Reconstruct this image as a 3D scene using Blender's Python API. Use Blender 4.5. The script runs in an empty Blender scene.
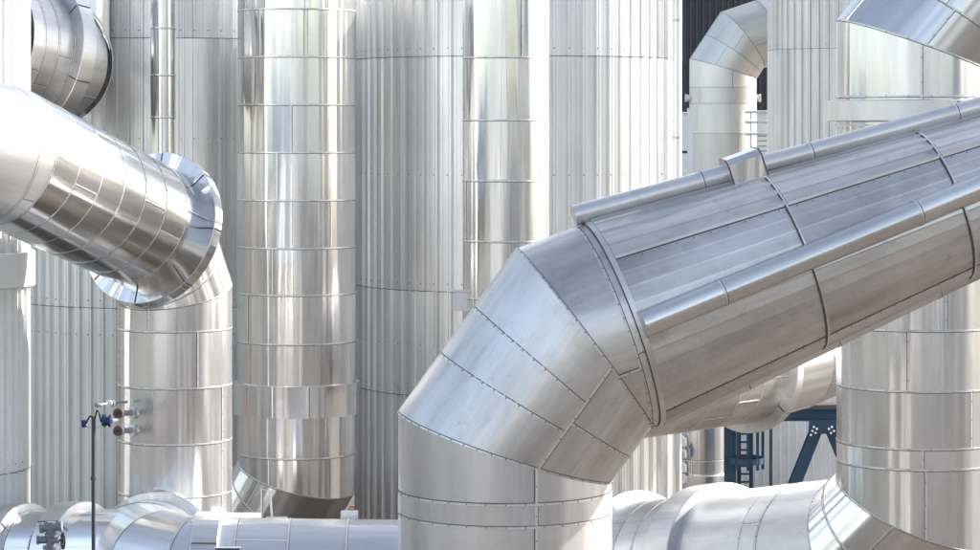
import bpy, math, random
from mathutils import Vector, Matrix
V = Vector
PI = math.pi
R_ = math.radians
rnd = random.Random(7)

sc = bpy.context.scene
COL = sc.collection
F_PX, CX, YH, HC = 2600.0, 490.0, 130.0, 6.0     # focal length in photo pixels, principal column, horizon row, eye height


def P(px, py, d):
    """a point seen at photo pixel (px, py) standing d metres from the eye"""
    return V(((px - CX) / F_PX * d, d, HC - (py - YH) / F_PX * d))


def rad(px, d):
    return px / F_PX * d


# ------------------------------------------------------------------ materials
def new_mat(name):
    m = bpy.data.materials.new(name)
    m.use_nodes = True
    nt = m.node_tree
    b = nt.nodes['Principled BSDF']
    return m, nt, b


def uv_noise(nt, su, sv, scale=1.0, detail=3.0, rough=0.55, w=0.0, dist=0.0):
    tc = nt.nodes.new('ShaderNodeUVMap')
    tc.uv_map = 'UVMap'
    mp = nt.nodes.new('ShaderNodeMapping')
    mp.inputs['Scale'].default_value = (su, sv, 1)
    mp.inputs['Location'].default_value = (w, w * 0.7, w * 1.3)
    nz = nt.nodes.new('ShaderNodeTexNoise')
    nz.noise_dimensions = '2D'
    nz.inputs['Scale'].default_value = scale
    nz.inputs['Detail'].default_value = detail
    nz.inputs['Roughness'].default_value = rough
    nz.inputs['Distortion'].default_value = dist
    nt.links.new(tc.outputs['UV'], mp.inputs['Vector'])
    nt.links.new(mp.outputs['Vector'], nz.inputs['Vector'])
    return nz.outputs['Fac']


def ramp(nt, fac, stops):
    r = nt.nodes.new('ShaderNodeValToRGB')
    els = r.color_ramp.elements
    while len(els) < len(stops):
        els.new(0.5)
    for e, (p, c) in zip(els, stops):
        e.position = p
        e.color = (c[0], c[1], c[2], 1) if isinstance(c, (tuple, list)) else (c, c, c, 1)
    nt.links.new(fac, r.inputs['Fac'])
    return r.outputs['Color']


def mix(nt, fac, a, b, mode='MIX'):
    m = nt.nodes.new('ShaderNodeMix')
    m.data_type = 'RGBA'
    m.blend_type = mode
    if isinstance(fac, float):
        m.inputs['Factor'].default_value = fac
    else:
        nt.links.new(fac, m.inputs['Factor'])
    for k, x in ((6, a), (7, b)):
        if isinstance(x, (tuple, list)):
            m.inputs[k].default_value = (x[0], x[1], x[2], 1)
        else:
            nt.links.new(x, m.inputs[k])
    return m.outputs[2]


def metal(name, base=(.80, .795, .785), dirty=(.62, .61, .60), rough=(.16, .32), streak=.0035, dent=.006,
          grain=.00025, w=0.0, su=3.2, sv=.30, aniso=0.0, spots=0.0, broad=.35):
    """rolled sheet metal: base and worn tone, roughness range, depth (m) of the lengthwise waves, dents and brushing"""
    m, nt, b = new_mat(name)
    L = nt.links
    b.inputs['Metallic'].default_value = 1.0
    n1 = uv_noise(nt, 2.2, .35, 1, 5, .62, w + 3)
    n2 = uv_noise(nt, 14, .8, 1, 4, .6, w + 9)
    c1 = mix(nt, ramp(nt, n1, [(.38, 0.), (.72, 1.)]), base, dirty)
    c2 = mix(nt, ramp(nt, n2, [(.52, 0.), (.9, .35)]), c1, dirty)
    if spots:
        n5 = uv_noise(nt, 7, .5, 1, 6, .7, w + 77)
        c2 = mix(nt, ramp(nt, n5, [(.56, 0.), (.75, .32)]), c2, (.34, .32, .30))
        n6 = uv_noise(nt, 1.1, 1.6, 1, 6, .7, w + 87)
        c2 = mix(nt, ramp(nt, n6, [(.52, 0.), (.70, .4)]), c2, (.80, .79, .78))
        n3 = uv_noise(nt, 5, 5, 1, 8, .75, w + 21)
        c2 = mix(nt, ramp(nt, n3, [(.60, 0.), (.74, spots)]), c2, (.36, .34, .32))
    ta = nt.nodes.new('ShaderNodeAttribute')
    ta.attribute_name = 'tone'
    tm = nt.nodes.new('ShaderNodeMath')
    tm.operation = 'ADD'
    tm.inputs[1].default_value = 1.0
    L.new(ta.outputs['Fac'], tm.inputs[0])
    cv = nt.nodes.new('ShaderNodeCombineXYZ')
    for i_ in range(3):
        L.new(tm.outputs[0], cv.inputs[i_])
    mm = nt.nodes.new('ShaderNodeMix')
    mm.data_type = 'RGBA'
    mm.blend_type = 'MULTIPLY'
    mm.inputs['Factor'].default_value = 1.0
    L.new(c2, mm.inputs[6])
    L.new(cv.outputs[0], mm.inputs[7])
    c2 = mm.outputs[2]
    L.new(c2, b.inputs['Base Color'])
    n4 = uv_noise(nt, 1.6, .45, 1, 4, .6, w + 31)
    mr = nt.nodes.new('ShaderNodeMapRange')
    mr.inputs['From Min'].default_value = .3
    mr.inputs['From Max'].default_value = .7
    mr.inputs['To Min'].default_value = rough[0]
    mr.inputs['To Max'].default_value = rough[1]
    L.new(n4, mr.inputs['Value'])
    L.new(mr.outputs[0], b.inputs['Roughness'])
    prev = None
    for (u_, v_, det, amp, ww) in ((su, sv, 2.0, streak, 41), (.9, .75, 1.5, dent, 51), (45, 1.5, 2.0, grain, 61)):
        if amp <= 0:
            continue
        n = uv_noise(nt, u_, v_, 1, det, .5, w + ww)
        bp = nt.nodes.new('ShaderNodeBump')
        bp.inputs['Strength'].default_value = 1.0
        bp.inputs['Distance'].default_value = amp
        L.new(n, bp.inputs['Height'])
        if prev is not None:
            L.new(prev, bp.inputs['Normal'])
        prev = bp.outputs['Normal']
    L.new(prev, b.inputs['Normal'])
    b2 = nt.nodes.new('ShaderNodeBsdfPrincipled')
    b2.inputs['Metallic'].default_value = 1.0
    b2.inputs['Roughness'].default_value = .66
    L.new(c2, b2.inputs['Base Color'])
    L.new(prev, b2.inputs['Normal'])
    ms = nt.nodes.new('ShaderNodeMixShader')
    ms.inputs['Fac'].default_value = broad
    L.new(b.outputs[0], ms.inputs[1])
    L.new(b2.outputs[0], ms.inputs[2])
    L.new(ms.outputs[0], nt.nodes['Material Output'].inputs['Surface'])
    return m


def paint(name, col, rough=.45, var=.25, metallic=0.0):
    m, nt, b = new_mat(name)
    tc = nt.nodes.new('ShaderNodeTexCoord')
    nz = nt.nodes.new('ShaderNodeTexNoise')
    nz.inputs['Scale'].default_value = 3.0
    nz.inputs['Detail'].default_value = 6
    nt.links.new(tc.outputs['Object'], nz.inputs['Vector'])
    d = tuple(c * (1 - var) for c in col)
    l = tuple(min(1, c * (1 + var)) for c in col)
    nt.links.new(ramp(nt, nz.outputs['Fac'], [(.3, d), (.7, l)]), b.inputs['Base Color'])
    b.inputs['Roughness'].default_value = rough
    b.inputs['Metallic'].default_value = metallic
    return m


M = {}
M['shiny'] = metal('shiny_aluminium', rough=(.10, .22), w=1, streak=.07, su=2.6, sv=.05, broad=.12)
M['satin'] = metal('satin_aluminium', rough=(.15, .265), w=4, streak=.05, su=2.8, sv=.07, broad=.2)
M['flue'] = metal('flue_aluminium', rough=(.13, .22), base=(.66, .65, .635), w=6, streak=.016, su=3.0, sv=.12, dirty=(.66, .64, .62), broad=.06)
M['foot'] = metal('foot_aluminium', rough=(.16, .265), w=5, streak=.04, su=2.6, sv=.08, broad=.42, dent=.008)
M['dull'] = metal('weathered_aluminium', base=(.76, .75, .735), dirty=(.58, .56, .55), rough=(.34, .50), w=8, streak=.004,
                  dent=.006, spots=.3, broad=.06)
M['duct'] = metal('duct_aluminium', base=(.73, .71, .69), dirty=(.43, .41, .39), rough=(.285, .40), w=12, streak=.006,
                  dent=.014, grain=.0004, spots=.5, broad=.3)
M['tank'] = metal('corrugated_aluminium', base=(.86, .855, .845), dirty=(.74, .735, .725), rough=(.285, .42), w=16,
                  streak=.002, dent=.008, grain=.0003, broad=.3)
M['sunlit_clad'] = paint('sunlit_white_cladding', (.80, .80, .78), .38, .05)  # white colour stands in for sunlight on the far left column's metal
M['cream'] = metal('cream_corrugated', base=(.84, .82, .77), dirty=(.72, .70, .66), rough=(.32, .46), w=19, streak=.001, dent=.004, broad=.6)
M['seam'] = paint('seam_gap', (.10, .095, .09), .7)
M['lip'] = metal('lap_edge', base=(.78, .77, .76), dirty=(.6, .59, .58), rough=(.3, .45), w=23, streak=0, dent=.002)
M['rivet'] = paint('rivet_steel', (.22, .21, .20), .6, metallic=.3)
M['blue'] = paint('blue_steel_paint', (.012, .045, .085), .5)
M['bluevalve'] = paint('blue_valve_paint', (.012, .04, .12), .4)
M['grey'] = paint('grey_valve_paint', (.2, .21, .23), .45)
M['rust'] = paint('rusty_flange', (.10, .065, .05), .75)
M['pole'] = paint('dark_pole_paint', (.05, .055, .065), .5)
M['white'] = paint('white_paint', (.78, .78, .76), .5, .06)
M['darkwall'] = paint('dark_cladding', (.055, .06, .072), .55, .12)
M['black'] = paint('black_rubber', (.02, .02, .022), .6)
M['red'] = paint('red_paint', (.45, .04, .03), .45)
M['concrete'] = paint('concrete', (.34, .33, .31), .9, .15)

SHEET = ('lip', 'seam', 'rivet')


# ------------------------------------------------------------------ mesh builder
class MB:
    def __init__(s):
        s.v, s.f, s.uv, s.mi, s.sm, s.mats = [], [], [], [], [], []
        s.tn, s.tone = [], 0.0

    def slot(s, m):
        if m not in s.mats:
            s.mats.append(m)
        return s.mats.index(m)

    def quad(s, pts, mat, uvs=None, smooth=False):
        i = len(s.v)
        s.v += pts
        s.f.append(tuple(range(i, i + len(pts))))
        s.uv += uvs or [(p.x + p.y * .3, p.z) for p in pts]
        s.mi.append(s.slot(mat))
        s.tn.append(s.tone)
        s.sm.append(smooth)

    def grid(s, rows, mat, uvrows=None, smooth=True, close=False, tones=None):
        """rows: lists of points; quads between neighbouring rows"""
        n = len(rows[0])
        base = len(s.v)
        for r in rows:
            s.v += r
        k = s.slot(mat)
        for a in range(len(rows) - 1):
            for b in range(n if close else n - 1):
                b2 = (b + 1) % n
                s.f.append((base + a * n + b, base + a * n + b2, base + (a + 1) * n + b2, base + (a + 1) * n + b))
                if uvrows:
                    s.uv += [uvrows[a][b], uvrows[a][b + 1], uvrows[a + 1][b + 1], uvrows[a + 1][b]]
                else:
                    s.uv += [(b * .05, a * .1), (b * .05 + .05, a * .1), (b * .05 + .05, a * .1 + .1), (b * .05, a * .1 + .1)]
                s.mi.append(k)
                s.tn.append(tones[b] if tones else s.tone)
                s.sm.append(smooth)

    def box(s, c, ax, ay, az, mat):
        """centre and three half-extent vectors"""
        p = {}
        for i in (-1, 1):
            for j in (-1, 1):
                for k in (-1, 1):
                    p[i, j, k] = c + ax * i + ay * j + az * k
        for q in (((-1, -1, -1), (-1, 1, -1), (1, 1, -1), (1, -1, -1)), ((-1, -1, 1), (1, -1, 1), (1, 1, 1), (-1, 1, 1)),
                  ((-1, -1, -1), (1, -1, -1), (1, -1, 1), (-1, -1, 1)), ((-1, 1, -1), (-1, 1, 1), (1, 1, 1), (1, 1, -1)),
                  ((-1, -1, -1), (-1, -1, 1), (-1, 1, 1), (-1, 1, -1)), ((1, -1, -1), (1, 1, -1), (1, 1, 1), (1, -1, 1))):
            s.quad([p[x] for x in q], mat)

    def bar(s, a, b, w, h, mat, up=V((0, 0, 1))):
        t = (b - a)
        L = t.length
        t = t / L
        x = t.cross(up)
        x = x.normalized() if x.length > 1e-4 else V((1, 0, 0))
        y = x.cross(t)
        s.box((a + b) / 2, t * L / 2, x * w / 2, y * h / 2, mat)

    def rod(s, a, b, r, mat, n=12, r2=None, caps=True):
        t = (b - a).normalized()
        u, w = frame(t)
        r2 = r if r2 is None else r2
        ra = [a + (u * math.cos(2 * PI * k / n) + w * math.sin(2 * PI * k / n)) * r for k in range(n)]
        rb = [b + (u * math.cos(2 * PI * k / n) + w * math.sin(2 * PI * k / n)) * r2 for k in range(n)]
        L = (b - a).length
        ur = [[(2 * PI * r * k / n, 0) for k in range(n + 1)], [(2 * PI * r * k / n, L) for k in range(n + 1)]]
        s.grid([ra, rb], mat, ur, True, True)
        if caps:
            s.quad(list(reversed(ra)), mat)
            s.quad(list(rb), mat)

    def polytube(s, pts, r, mat, n=8):
        rows = []
        for i, p in enumerate(pts):
            t = (pts[min(i + 1, len(pts) - 1)] - pts[max(i - 1, 0)]).normalized()
            u, w = frame(t)
            rows.append([p + (u * math.cos(2 * PI * k / n) + w * math.sin(2 * PI * k / n)) * r for k in range(n)])
        s.grid(rows, mat, None, True, True)

    def build(s, name, parent=None, label=None):
        org = V(parent['_org']) if parent is not None else V((0, 0, 0))
        me = bpy.data.meshes.new(name)
        me.from_pydata([p - org for p in s.v], [], s.f)
        for m in s.mats:
            me.materials.append(M[m])
        me.polygons.foreach_set('material_index', s.mi)
        me.polygons.foreach_set('use_smooth', s.sm)
        uvl = me.uv_layers.new(name='UVMap')
        uvl.data.foreach_set('uv', [c for q in s.uv for c in q])
        at = me.attributes.new('tone', 'FLOAT', 'FACE')     # each sheet's own slight shade of metal
        at.data.foreach_set('value', s.tn)
        me.update()
        o = bpy.data.objects.new(name, me)
        COL.objects.link(o)
        if parent is not None:
            o.parent = parent
        if label:
            o['label'] = label
        o['_org'] = tuple(org)
        return o


def frame(t):
    u = V((0, 1, 0)) - t * t.y
    if u.length < 1e-3:
        u = V((1, 0, 0))
    u.normalize()
    return u, t.cross(u)


def thing(name, label, cat, loc, group=None):
    o = bpy.data.objects.new(name, None)
    COL.objects.link(o)
    o.location = loc
    o.empty_display_size = .2
    o['label'] = label
    o['category'] = cat
    o['_org'] = tuple(loc)
    if group:
        o['group'] = group
    return o


def structure(name, o):
    o.name = name
    o['kind'] = 'structure'
    return o


# ------------------------------------------------------------------ clad pipes
LIPW, LIPH, GAPW = .008, .0035, .007


def ring_pts(A, t, u, w, sarr, r_of, N, dr=0.0, ds=0.0):
    out = []
    for k in range(N):
        a = 2 * PI * k / N
        sv = sarr[k]
        out.append(A + t * (sv + ds) + (u * math.cos(a) + w * math.sin(a)) * (r_of(sv) + dr))
    return out


def seam_ring(mb, A, t, u, w, sarr, r_of, N, lipw=LIPW, gap=GAPW, rivets=0.0, lip='lip'):
    rr = lambda dr, ds: ring_pts(A, t, u, w, sarr, r_of, N, dr, ds)
    mb.grid([rr(0, -lipw), rr(LIPH, -lipw), rr(LIPH, lipw), rr(0, lipw)], lip, None, False, True)
    if gap:
        mb.grid([rr(.0018, lipw), rr(.0018, lipw + gap)], 'seam', None, False, True)
    if rivets:
        r0 = r_of(sarr[0])
        n = int(2 * PI * r0 / rivets)
        for k in range(n):
            a = 2 * PI * (k + .5) / n
            if not (.25 * PI < a < 1.75 * PI):
                continue
            kk = a / (2 * PI) * N
            k0 = int(kk) % N
            fr = kk - int(kk)
            sv = sarr[k0] * (1 - fr) + sarr[(k0 + 1) % N] * fr
            rivet(mb, A, t, u, w, a, sv, r_of(sv) + LIPH)


def partial_ring(mb, A, B, r, n0, n1, fr, alo, ahi, n=40, rivets=.12):
    """part of a ring joint at the fraction fr between two mitre planes, between the angles alo and ahi"""
    t = (B - A)
    L = t.length
    t = t / L
    u, w = frame(t)
    rows = [[], [], [], []]
    gap = [[], []]
    for k in range(n + 1):
        a = R_(alo + (ahi - alo) * k / n)
        e = u * math.cos(a) + w * math.sin(a)
        s0 = -(e * r).dot(n0) / t.dot(n0)
        s1 = L - (e * r).dot(n1) / t.dot(n1)
        sv = s0 + (s1 - s0) * fr
        for j, (ds, dr) in enumerate(((-LIPW, 0), (-LIPW, LIPH), (LIPW, LIPH), (LIPW, 0))):
            rows[j].append(A + t * (sv + ds) + e * (r + dr))
        for j, ds in enumerate((LIPW, LIPW + GAPW)):
            gap[j].append(A + t * (sv + ds) + e * (r + .0018))
        if k % 2:
            rivet(mb, A, t, u, w, a, sv, r + LIPH)
    mb.grid(rows, 'lip', None, False)
    mb.grid(gap, 'seam', None, False)


def rivet(mb, A, t, u, w, a, sv, r, q=.0065):
    nrm = u * math.cos(a) + w * math.sin(a)
    tan = w * math.cos(a) - u * math.sin(a)
    c = A + t * sv + nrm * r
    top = c + nrm * .004
    pts = [c + (t * math.cos(j * PI / 3) + tan * math.sin(j * PI / 3)) * q for j in range(6)]
    tp = [top + (t * math.cos(j * PI / 3) + tan * math.sin(j * PI / 3)) * q * .6 for j in range(6)]
    mb.grid([pts, tp], 'rivet', None, True, True)
    mb.quad(tp, 'rivet')


def seam_long(mb, A, t, u, w, a, s0, s1, r_of, flip=1, rivets=.16):
    r = r_of((s0 + s1) / 2)
    da, dg = LIPW / r, GAPW / r
    def pt(an, sv, dr):
        return A + t * sv + (u * math.cos(an) + w * math.sin(an)) * (r_of(sv) + dr)
    prof = [(a - da, 0), (a - da, LIPH), (a + da, LIPH), (a + da, 0)]
    mb.grid([[pt(x, s0, h) for x, h in prof], [pt(x, s1, h) for x, h in prof]], 'lip', None, False)
    g = [(a + flip * da, .0018), (a + flip * (da + dg), .0018)]
    mb.grid([[pt(x, s0, h) for x, h in g], [pt(x, s1, h) for x, h in g]], 'seam', None, False)
    if rivets:
        n = max(1, int((s1 - s0) / rivets))
        for k in range(n):
            sv = s0 + (k + .5) / n * (s1 - s0)
            rivet(mb, A, t, u, w, a, sv, r_of(sv) + LIPH)


def pipe_seg(mb, A, B, ra, rb, mat, n0=None, n1=None, cuts=(), N=112, seed=0, seams=1, smooth=True, rivets=0.0,
             longs=None, taper=.004, ends=(False, False), lrange=(100, 260)):
    """one straight clad run from A to B between the mitre planes n0 and n1. cuts = ring joints, as metres from A (abs)
    or as ('f', fraction); seams = lengthwise joints per course; longs = their own list of (course, angle)"""
    rg = random.Random(seed)
    t = (B - A)
    L = t.length
    t = t / L
    u, w = frame(t)
    r_of = lambda s_: ra + (rb - ra) * s_ / L

    def cutarr(n, s0, r):
        if n is None:
            return [s0] * N
        out = []
        for k in range(N):
            a = 2 * PI * k / N
            q = (u * math.cos(a) + w * math.sin(a)) * r
            out.append(s0 - q.dot(n) / t.dot(n))
        return out
    S0, S1 = cutarr(n0, 0.0, ra), cutarr(n1, L, rb)
    arrs = [S0]
    for c in cuts:
        if isinstance(c, tuple):
            arrs.append([a + (b - a) * c[1] for a, b in zip(S0, S1)])
        else:
            arrs.append([min(max(c, a + .01), b - .01) for a, b in zip(S0, S1)])
    arrs.append(S1)
    off0 = (rg.uniform(0, 50), rg.uniform(0, 50))
    for ci in range(len(arrs) - 1):
        a0, a1 = arrs[ci], arrs[ci + 1]
        off = (off0[0] + rg.uniform(-.015, .015), off0[1] + rg.uniform(-.3, .3))
        ta = rg.uniform(-taper, taper)
        tb = rg.uniform(-taper, taper)
        nsub = 3
        rows, uvr = [], []
        tilt, tph = rg.uniform(0, taper) * .2, rg.uniform(0, 6.28)
        for j in range(nsub + 1):
            fr = j / nsub
            row, ur = [], []
            for k in range(N):
                sv = a0[k] + (a1[k] - a0[k]) * fr
                an = 2 * PI * k / N
                dr = (ta + (tb - ta) * fr) * .5 + tilt * math.cos(2 * an + tph) * math.sin(fr * PI) * .6
                rr = r_of(sv) + dr
                row.append(A + t * sv + (u * math.cos(an) + w * math.sin(an)) * rr)
                ur.append((an * (ra + rb) / 2 + off[0], sv + off[1]))
            ur.append((2 * PI * (ra + rb) / 2 + off[0], ur[0][1]))
            rows.append(row)
            uvr.append(ur)
        mb.tone = rg.uniform(-.11, .06)
        mb.grid(rows, mat, uvr, smooth, True)
        mb.tone = 0.0
        ls = [x for c_, x in longs if c_ == ci] if longs is not None else [rg.uniform(*lrange) for _ in range(seams)]
        for x in ls:
            an = R_(x)
            k = int(an / (2 * PI) * N) % N
            seam_long(mb, A, t, u, w, an, a0[k] + .01, a1[k] - .01, r_of, rg.choice((-1, 1)), .16 if rivets else 0)
    for arr in arrs[1:-1]:
        seam_ring(mb, A, t, u, w, arr, r_of, N, rivets=rivets)
    if n0 is not None:
        seam_ring(mb, A, t, u, w, S0, r_of, N, lipw=.007, rivets=rivets)
    for e, arr, fl in ((ends[0], S0, 1), (ends[1], S1, 0)):
        if e:
            q = ring_pts(A, t, u, w, arr, r_of, N)
            mb.quad(q if fl else list(reversed(q)), 'lip')


def mitres(pts):
    out = [None]
    for i in range(1, len(pts) - 1):
        a = (pts[i] - pts[i - 1]).normalized()
        b = (pts[i + 1] - pts[i]).normalized()
        out.append((a + b).normalized())
    return out + [None]


def collar(mb, A, t, r_in, r_out, th, mat='satin', N=96, split=(), rivets=0):
    """a thick ring round a pipe: two faces and a rim"""
    u, w = frame(t)
    def rr(r, s_):
        return [A + t * s_ + (u * math.cos(2 * PI * k / N) + w * math.sin(2 * PI * k / N)) * r for k in range(N)]
    def uvs(r0, o):
        return [(2 * PI * k / N * r_out + o, r0) for k in range(N + 1)]
    b = .008
    mb.grid([rr(r_in, -th / 2), rr(r_out - b, -th / 2)], mat, [uvs(r_in, 3), uvs(r_out, 3)], True, True)
    mb.grid([rr(r_out - b, -th / 2), rr(r_out, -th / 2 + b)], 'lip', None, True, True)
    mb.grid([rr(r_out, -th / 2 + b), rr(r_out, th / 2 - b)], mat, [uvs(0, 17), uvs(th, 17)], True, True)
    mb.grid([rr(r_out, th / 2 - b), rr(r_out - b, th / 2)], 'lip', None, True, True)
    mb.grid([rr(r_out - b, th / 2), rr(r_in, th / 2)], mat, [uvs(r_out, 29), uvs(r_in, 29)], True, True)
    for a in split:
        an = R_(a)
        nrm = u * math.cos(an) + w * math.sin(an)
        tan = w * math.cos(an) - u * math.sin(an)
        mb.box(A + nrm * (r_out + .001), t * (th / 2 - .01), tan * .007, nrm * .004, 'seam')
        for sgn in (-1, 1):
            mb.box(A + t * sgn * (th / 2 + .001) + nrm * ((r_in + r_out) / 2), nrm * ((r_out - r_in) / 2 - .012), tan * .007, t * .003, 'seam')


# ------------------------------------------------------------------ corrugated shells
def corrugated(mb, cx, cy, r, z0, z1, mat, n_ribs, amp=.035, joints=(), screws=True, a0=0.0, a1=2 * PI, seed=1):
    """ribbed cladding round a vertical vessel; joints = heights of the sheet laps"""
    rg = random.Random(seed)
    prof = [(0, 0), (.06, .0), (.14, 1), (.27, 1), (.29, .8), (.31, .8), (.33, 1), (.46, 1), (.54, 0), (.72, 0), (.735, .15), (.765, .15), (.78, 0)]
    zs = [z0] + list(joints) + [z1]
    for ci in range(len(zs) - 1):
        za, zb = zs[ci], zs[ci + 1]
        if ci:
            za -= .0
        top, bot, ut, ub = [], [], [], []
        off = rg.uniform(0, 40)
        dr = .003 * (ci % 2)
        for k in range(n_ribs):
            jit = rg.uniform(-.004, .004)
            for f, h in prof:
                a = a0 + (a1 - a0) * (k + f) / n_ribs
                rr = r + h * (amp + jit) + dr
                x, y = cx + math.sin(a) * rr, cy - math.cos(a) * rr
                bot.append(V((x, y, za)))
                top.append(V((x, y, zb)))
                ub.append((a * r + off, za + off))
                ut.append((a * r + off, zb + off))
        ub.append((a1 * r + off, za + off))
        ut.append((a1 * r + off, zb + off))
        sheet = [rg.uniform(-.10, .05) for _ in range(n_ribs)]
        mb.grid([bot, top], mat, [ub, ut], False, True, [sheet[k // 4] for k in range(n_ribs) for _ in prof])
    for z in joints:
        pts = lambda dz, dr: [V((cx + math.sin(a) * (r + dr + h * amp), cy - math.cos(a) * (r + dr + h * amp), z + dz))
                              for a, h in [(a0 + (a1 - a0) * (k + f) / n_ribs, h) for k in range(n_ribs) for f, h in prof]]
        mb.grid([pts(-.004, .006), pts(.004, .006)], 'seam', None, False, True)
    if screws:
        for z in list(joints) + [zz for zz in screws_z(zs)]:
            for k in range(n_ribs):
                a = a0 + (a1 - a0) * (k + .21) / n_ribs
                am = (a + PI) % (2 * PI) - PI
                if abs(am) > 1.6:
                    continue
                rivet(mb, V((cx, cy, 0)), V((0, 0, 1)), V((math.sin(a), -math.cos(a), 0)), V((math.cos(a), math.sin(a), 0)), 0, z + .09, r + amp + .003, .010)


def screws_z(zs):
    out = []
    for a, b in zip(zs, zs[1:]):
        if b - a > 1.2:
            out.append((a + b) / 2 - .1)
    return out


def zpx(py, d):
    return HC - (py - YH) / F_PX * d


# ================================================================== THE SETTING
def make_ground():
    me = bpy.data.meshes.new('ground')
    S = 3000
    me.from_pydata([(-S, -S, 0), (S, -S, 0), (S, S, 0), (-S, S, 0)], [], [(0, 1, 2, 3)])
    m, nt, b = new_mat('gravel')
    tc = nt.nodes.new('ShaderNodeTexCoord')
    n1 = nt.nodes.new('ShaderNodeTexNoise')
    n1.inputs['Scale'].default_value = .12
    n1.inputs['Detail'].default_value = 8
    n2 = nt.nodes.new('ShaderNodeTexNoise')
    n2.inputs['Scale'].default_value = 9
    n2.inputs['Detail'].default_value = 6
    nt.links.new(tc.outputs['Object'], n1.inputs['Vector'])
    nt.links.new(tc.outputs['Object'], n2.inputs['Vector'])
    c1 = ramp(nt, n1.outputs['Fac'], [(.35, (.085, .066, .052)), (.5, (.125, .10, .082)), (.65, (.07, .054, .043))])
    c2 = mix(nt, .35, c1, ramp(nt, n2.outputs['Fac'], [(.3, (.05, .04, .032)), (.7, (.16, .13, .105))]))
    nt.links.new(c2, b.inputs['Base Color'])
    b.inputs['Roughness'].default_value = .95
    me.materials.append(m)
    o = bpy.data.objects.new('ground', me)
    COL.objects.link(o)
    o['kind'] = 'structure'


make_ground()

# ================================================================== CORRUGATED TANKS
TANKS = 'corrugated clad vessels'
# centre tank
E_c = P(518, 130, 32)
t = thing('corrugated_tank', 'widest corrugated metal tank standing behind the slim plain pipe in the centre', 'tank', (E_c.x, E_c.y, 0), TANKS)
mb = MB()
corrugated(mb, E_c.x, E_c.y, rad(162, 32) - .02, 0, 7.8, 'tank', 70, .036, [zpx(398, 30.2), zpx(292, 30.2), zpx(56, 30.2)], seed=3)
mb.build('shell', t)
mb = MB()
e = P(677, 130, 31)
pp = [V((e.x, e.y, 0)), V((e.x, e.y, 7.75))]
pipe_seg(mb, pp[0], pp[1], .055, .055, 'tank', cuts=[1.2, 2.9, 4.4, 5.9, 7.3], N=24, seams=0)
mb.build('edge_trim', t)

# left tank
T_c = P(170, 130, 33)
t = thing('corrugated_tank', 'corrugated metal tank on the left, behind the thin dark pole and the elbowed pipe', 'tank', (T_c.x, T_c.y, 0), TANKS)
mb = MB()
corrugated(mb, T_c.x, T_c.y, rad(150, 33), 0, 7.95, 'tank', 74, .036, [zpx(38, 31.2), zpx(308, 31.2)], seed=4)
mb.build('shell', t)

# far left front column
K_c = P(-62, 130, 27.5)
t = thing('corrugated_column', 'bright corrugated column cut by the left edge with a smooth white box clamped on', 'tank', (K_c.x, K_c.y, 0), TANKS)
mb = MB()
corrugated(mb, K_c.x, K_c.y, rad(88, 27.5), 0, 8.1, 'sunlit_clad', 44, .034, [zpx(462, 28)], seed=5)
mb.build('shell', t)
mb = MB()
bc = P(-20, 265, 28.2)
collar_c = V((K_c.x, K_c.y, bc.z))
collar(mb, collar_c, V((0, 0, 1)), rad(80, 27.5), rad(96, 27.5), rad(34, 28.2), 'white', split=(215,))
mb.build('clamp_band', t)

# right pale column
C_c = P(852, 130, 54)
t = thing('corrugated_column', 'pale cream corrugated column between the gooseneck pipe and the right riser', 'tank', (C_c.x, C_c.y, 0), TANKS)
mb = MB()
corrugated(mb, C_c.x, C_c.y, rad(82, 54), 0, 14, 'cream', 54, .045, [zpx(48, 52.4)], seed=6)
mb.build('shell', t)

def roof(t, x, y, r, z):
    mb = MB()
    N = 64
    rows = [[V((x + math.sin(2 * PI * k / N) * q, y - math.cos(2 * PI * k / N) * q, z + h)) for k in range(N)]
            for q, h in ((r + .08, -.05), (r + .08, .01), (r * .5, .16), (.05, .3))]
    mb.grid(rows, 'lip', None, True, True)
    mb.quad(list(reversed(rows[0])), 'lip')
    mb.quad(rows[-1], 'lip')
    mb.build('roof', t)


ths = [o for o in COL.objects if o.name.startswith('corrugated_tank') or o.name.startswith('corrugated_column')]
for o, r, z in zip(ths, (rad(162, 32), rad(150, 33), rad(88, 27.5), rad(82, 54)), (7.8, 7.95, 8.1, 14)):
    roof(o, o.location.x, o.location.y, r, z)

# ================================================================== PIPES
# --- tall riser with a skirt (left of the centre tank)
B_d = 30.0
B_r = rad(59, B_d)
bp = P(297, 130, B_d)
zc = zpx(475, B_d)
pts = [V((bp.x, bp.y, 11.3)), V((bp.x, bp.y, zc)), P(274, 516, B_d + .2), P(180, 536, B_d + 1.1)]
n = mitres(pts)
t = thing('riser_pipe', 'tall shiny riser with a skirt collar low down, left of the corrugated centre tank', 'pipe', (bp.x, bp.y, 0))
mb = MB()
cz = [11.3 - zpx(y, B_d) for y in (-180, -130, -85, -37, 11, 58, 105, 152, 199, 246, 292, 340, 382, 452)]
pipe_seg(mb, pts[0], pts[1], B_r, B_r, 'shiny', n[0], n[1], cz, seed=11, seams=1, taper=.003, ends=(True, False))
mb.build('riser', t)
mb = MB()
za, zb = zpx(381, B_d), zpx(412, B_d)
pipe_seg(mb, V((bp.x, bp.y, zb)), V((bp.x, bp.y, za)), B_r + .05, B_r + .05, 'shiny', seed=12, seams=1, ends=(True, True))
mb.build('skirt_collar', t)
for i in (1, 2):
    mb = MB()
    pipe_seg(mb, pts[i], pts[i + 1], B_r, B_r, 'satin', n[i], n[i + 1], [('f', .55)] if i == 1 else [.5, 1.2], seed=13 + i, seams=1)
    mb.build('elbow_segment' if i == 1 else 'outlet', t)

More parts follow.
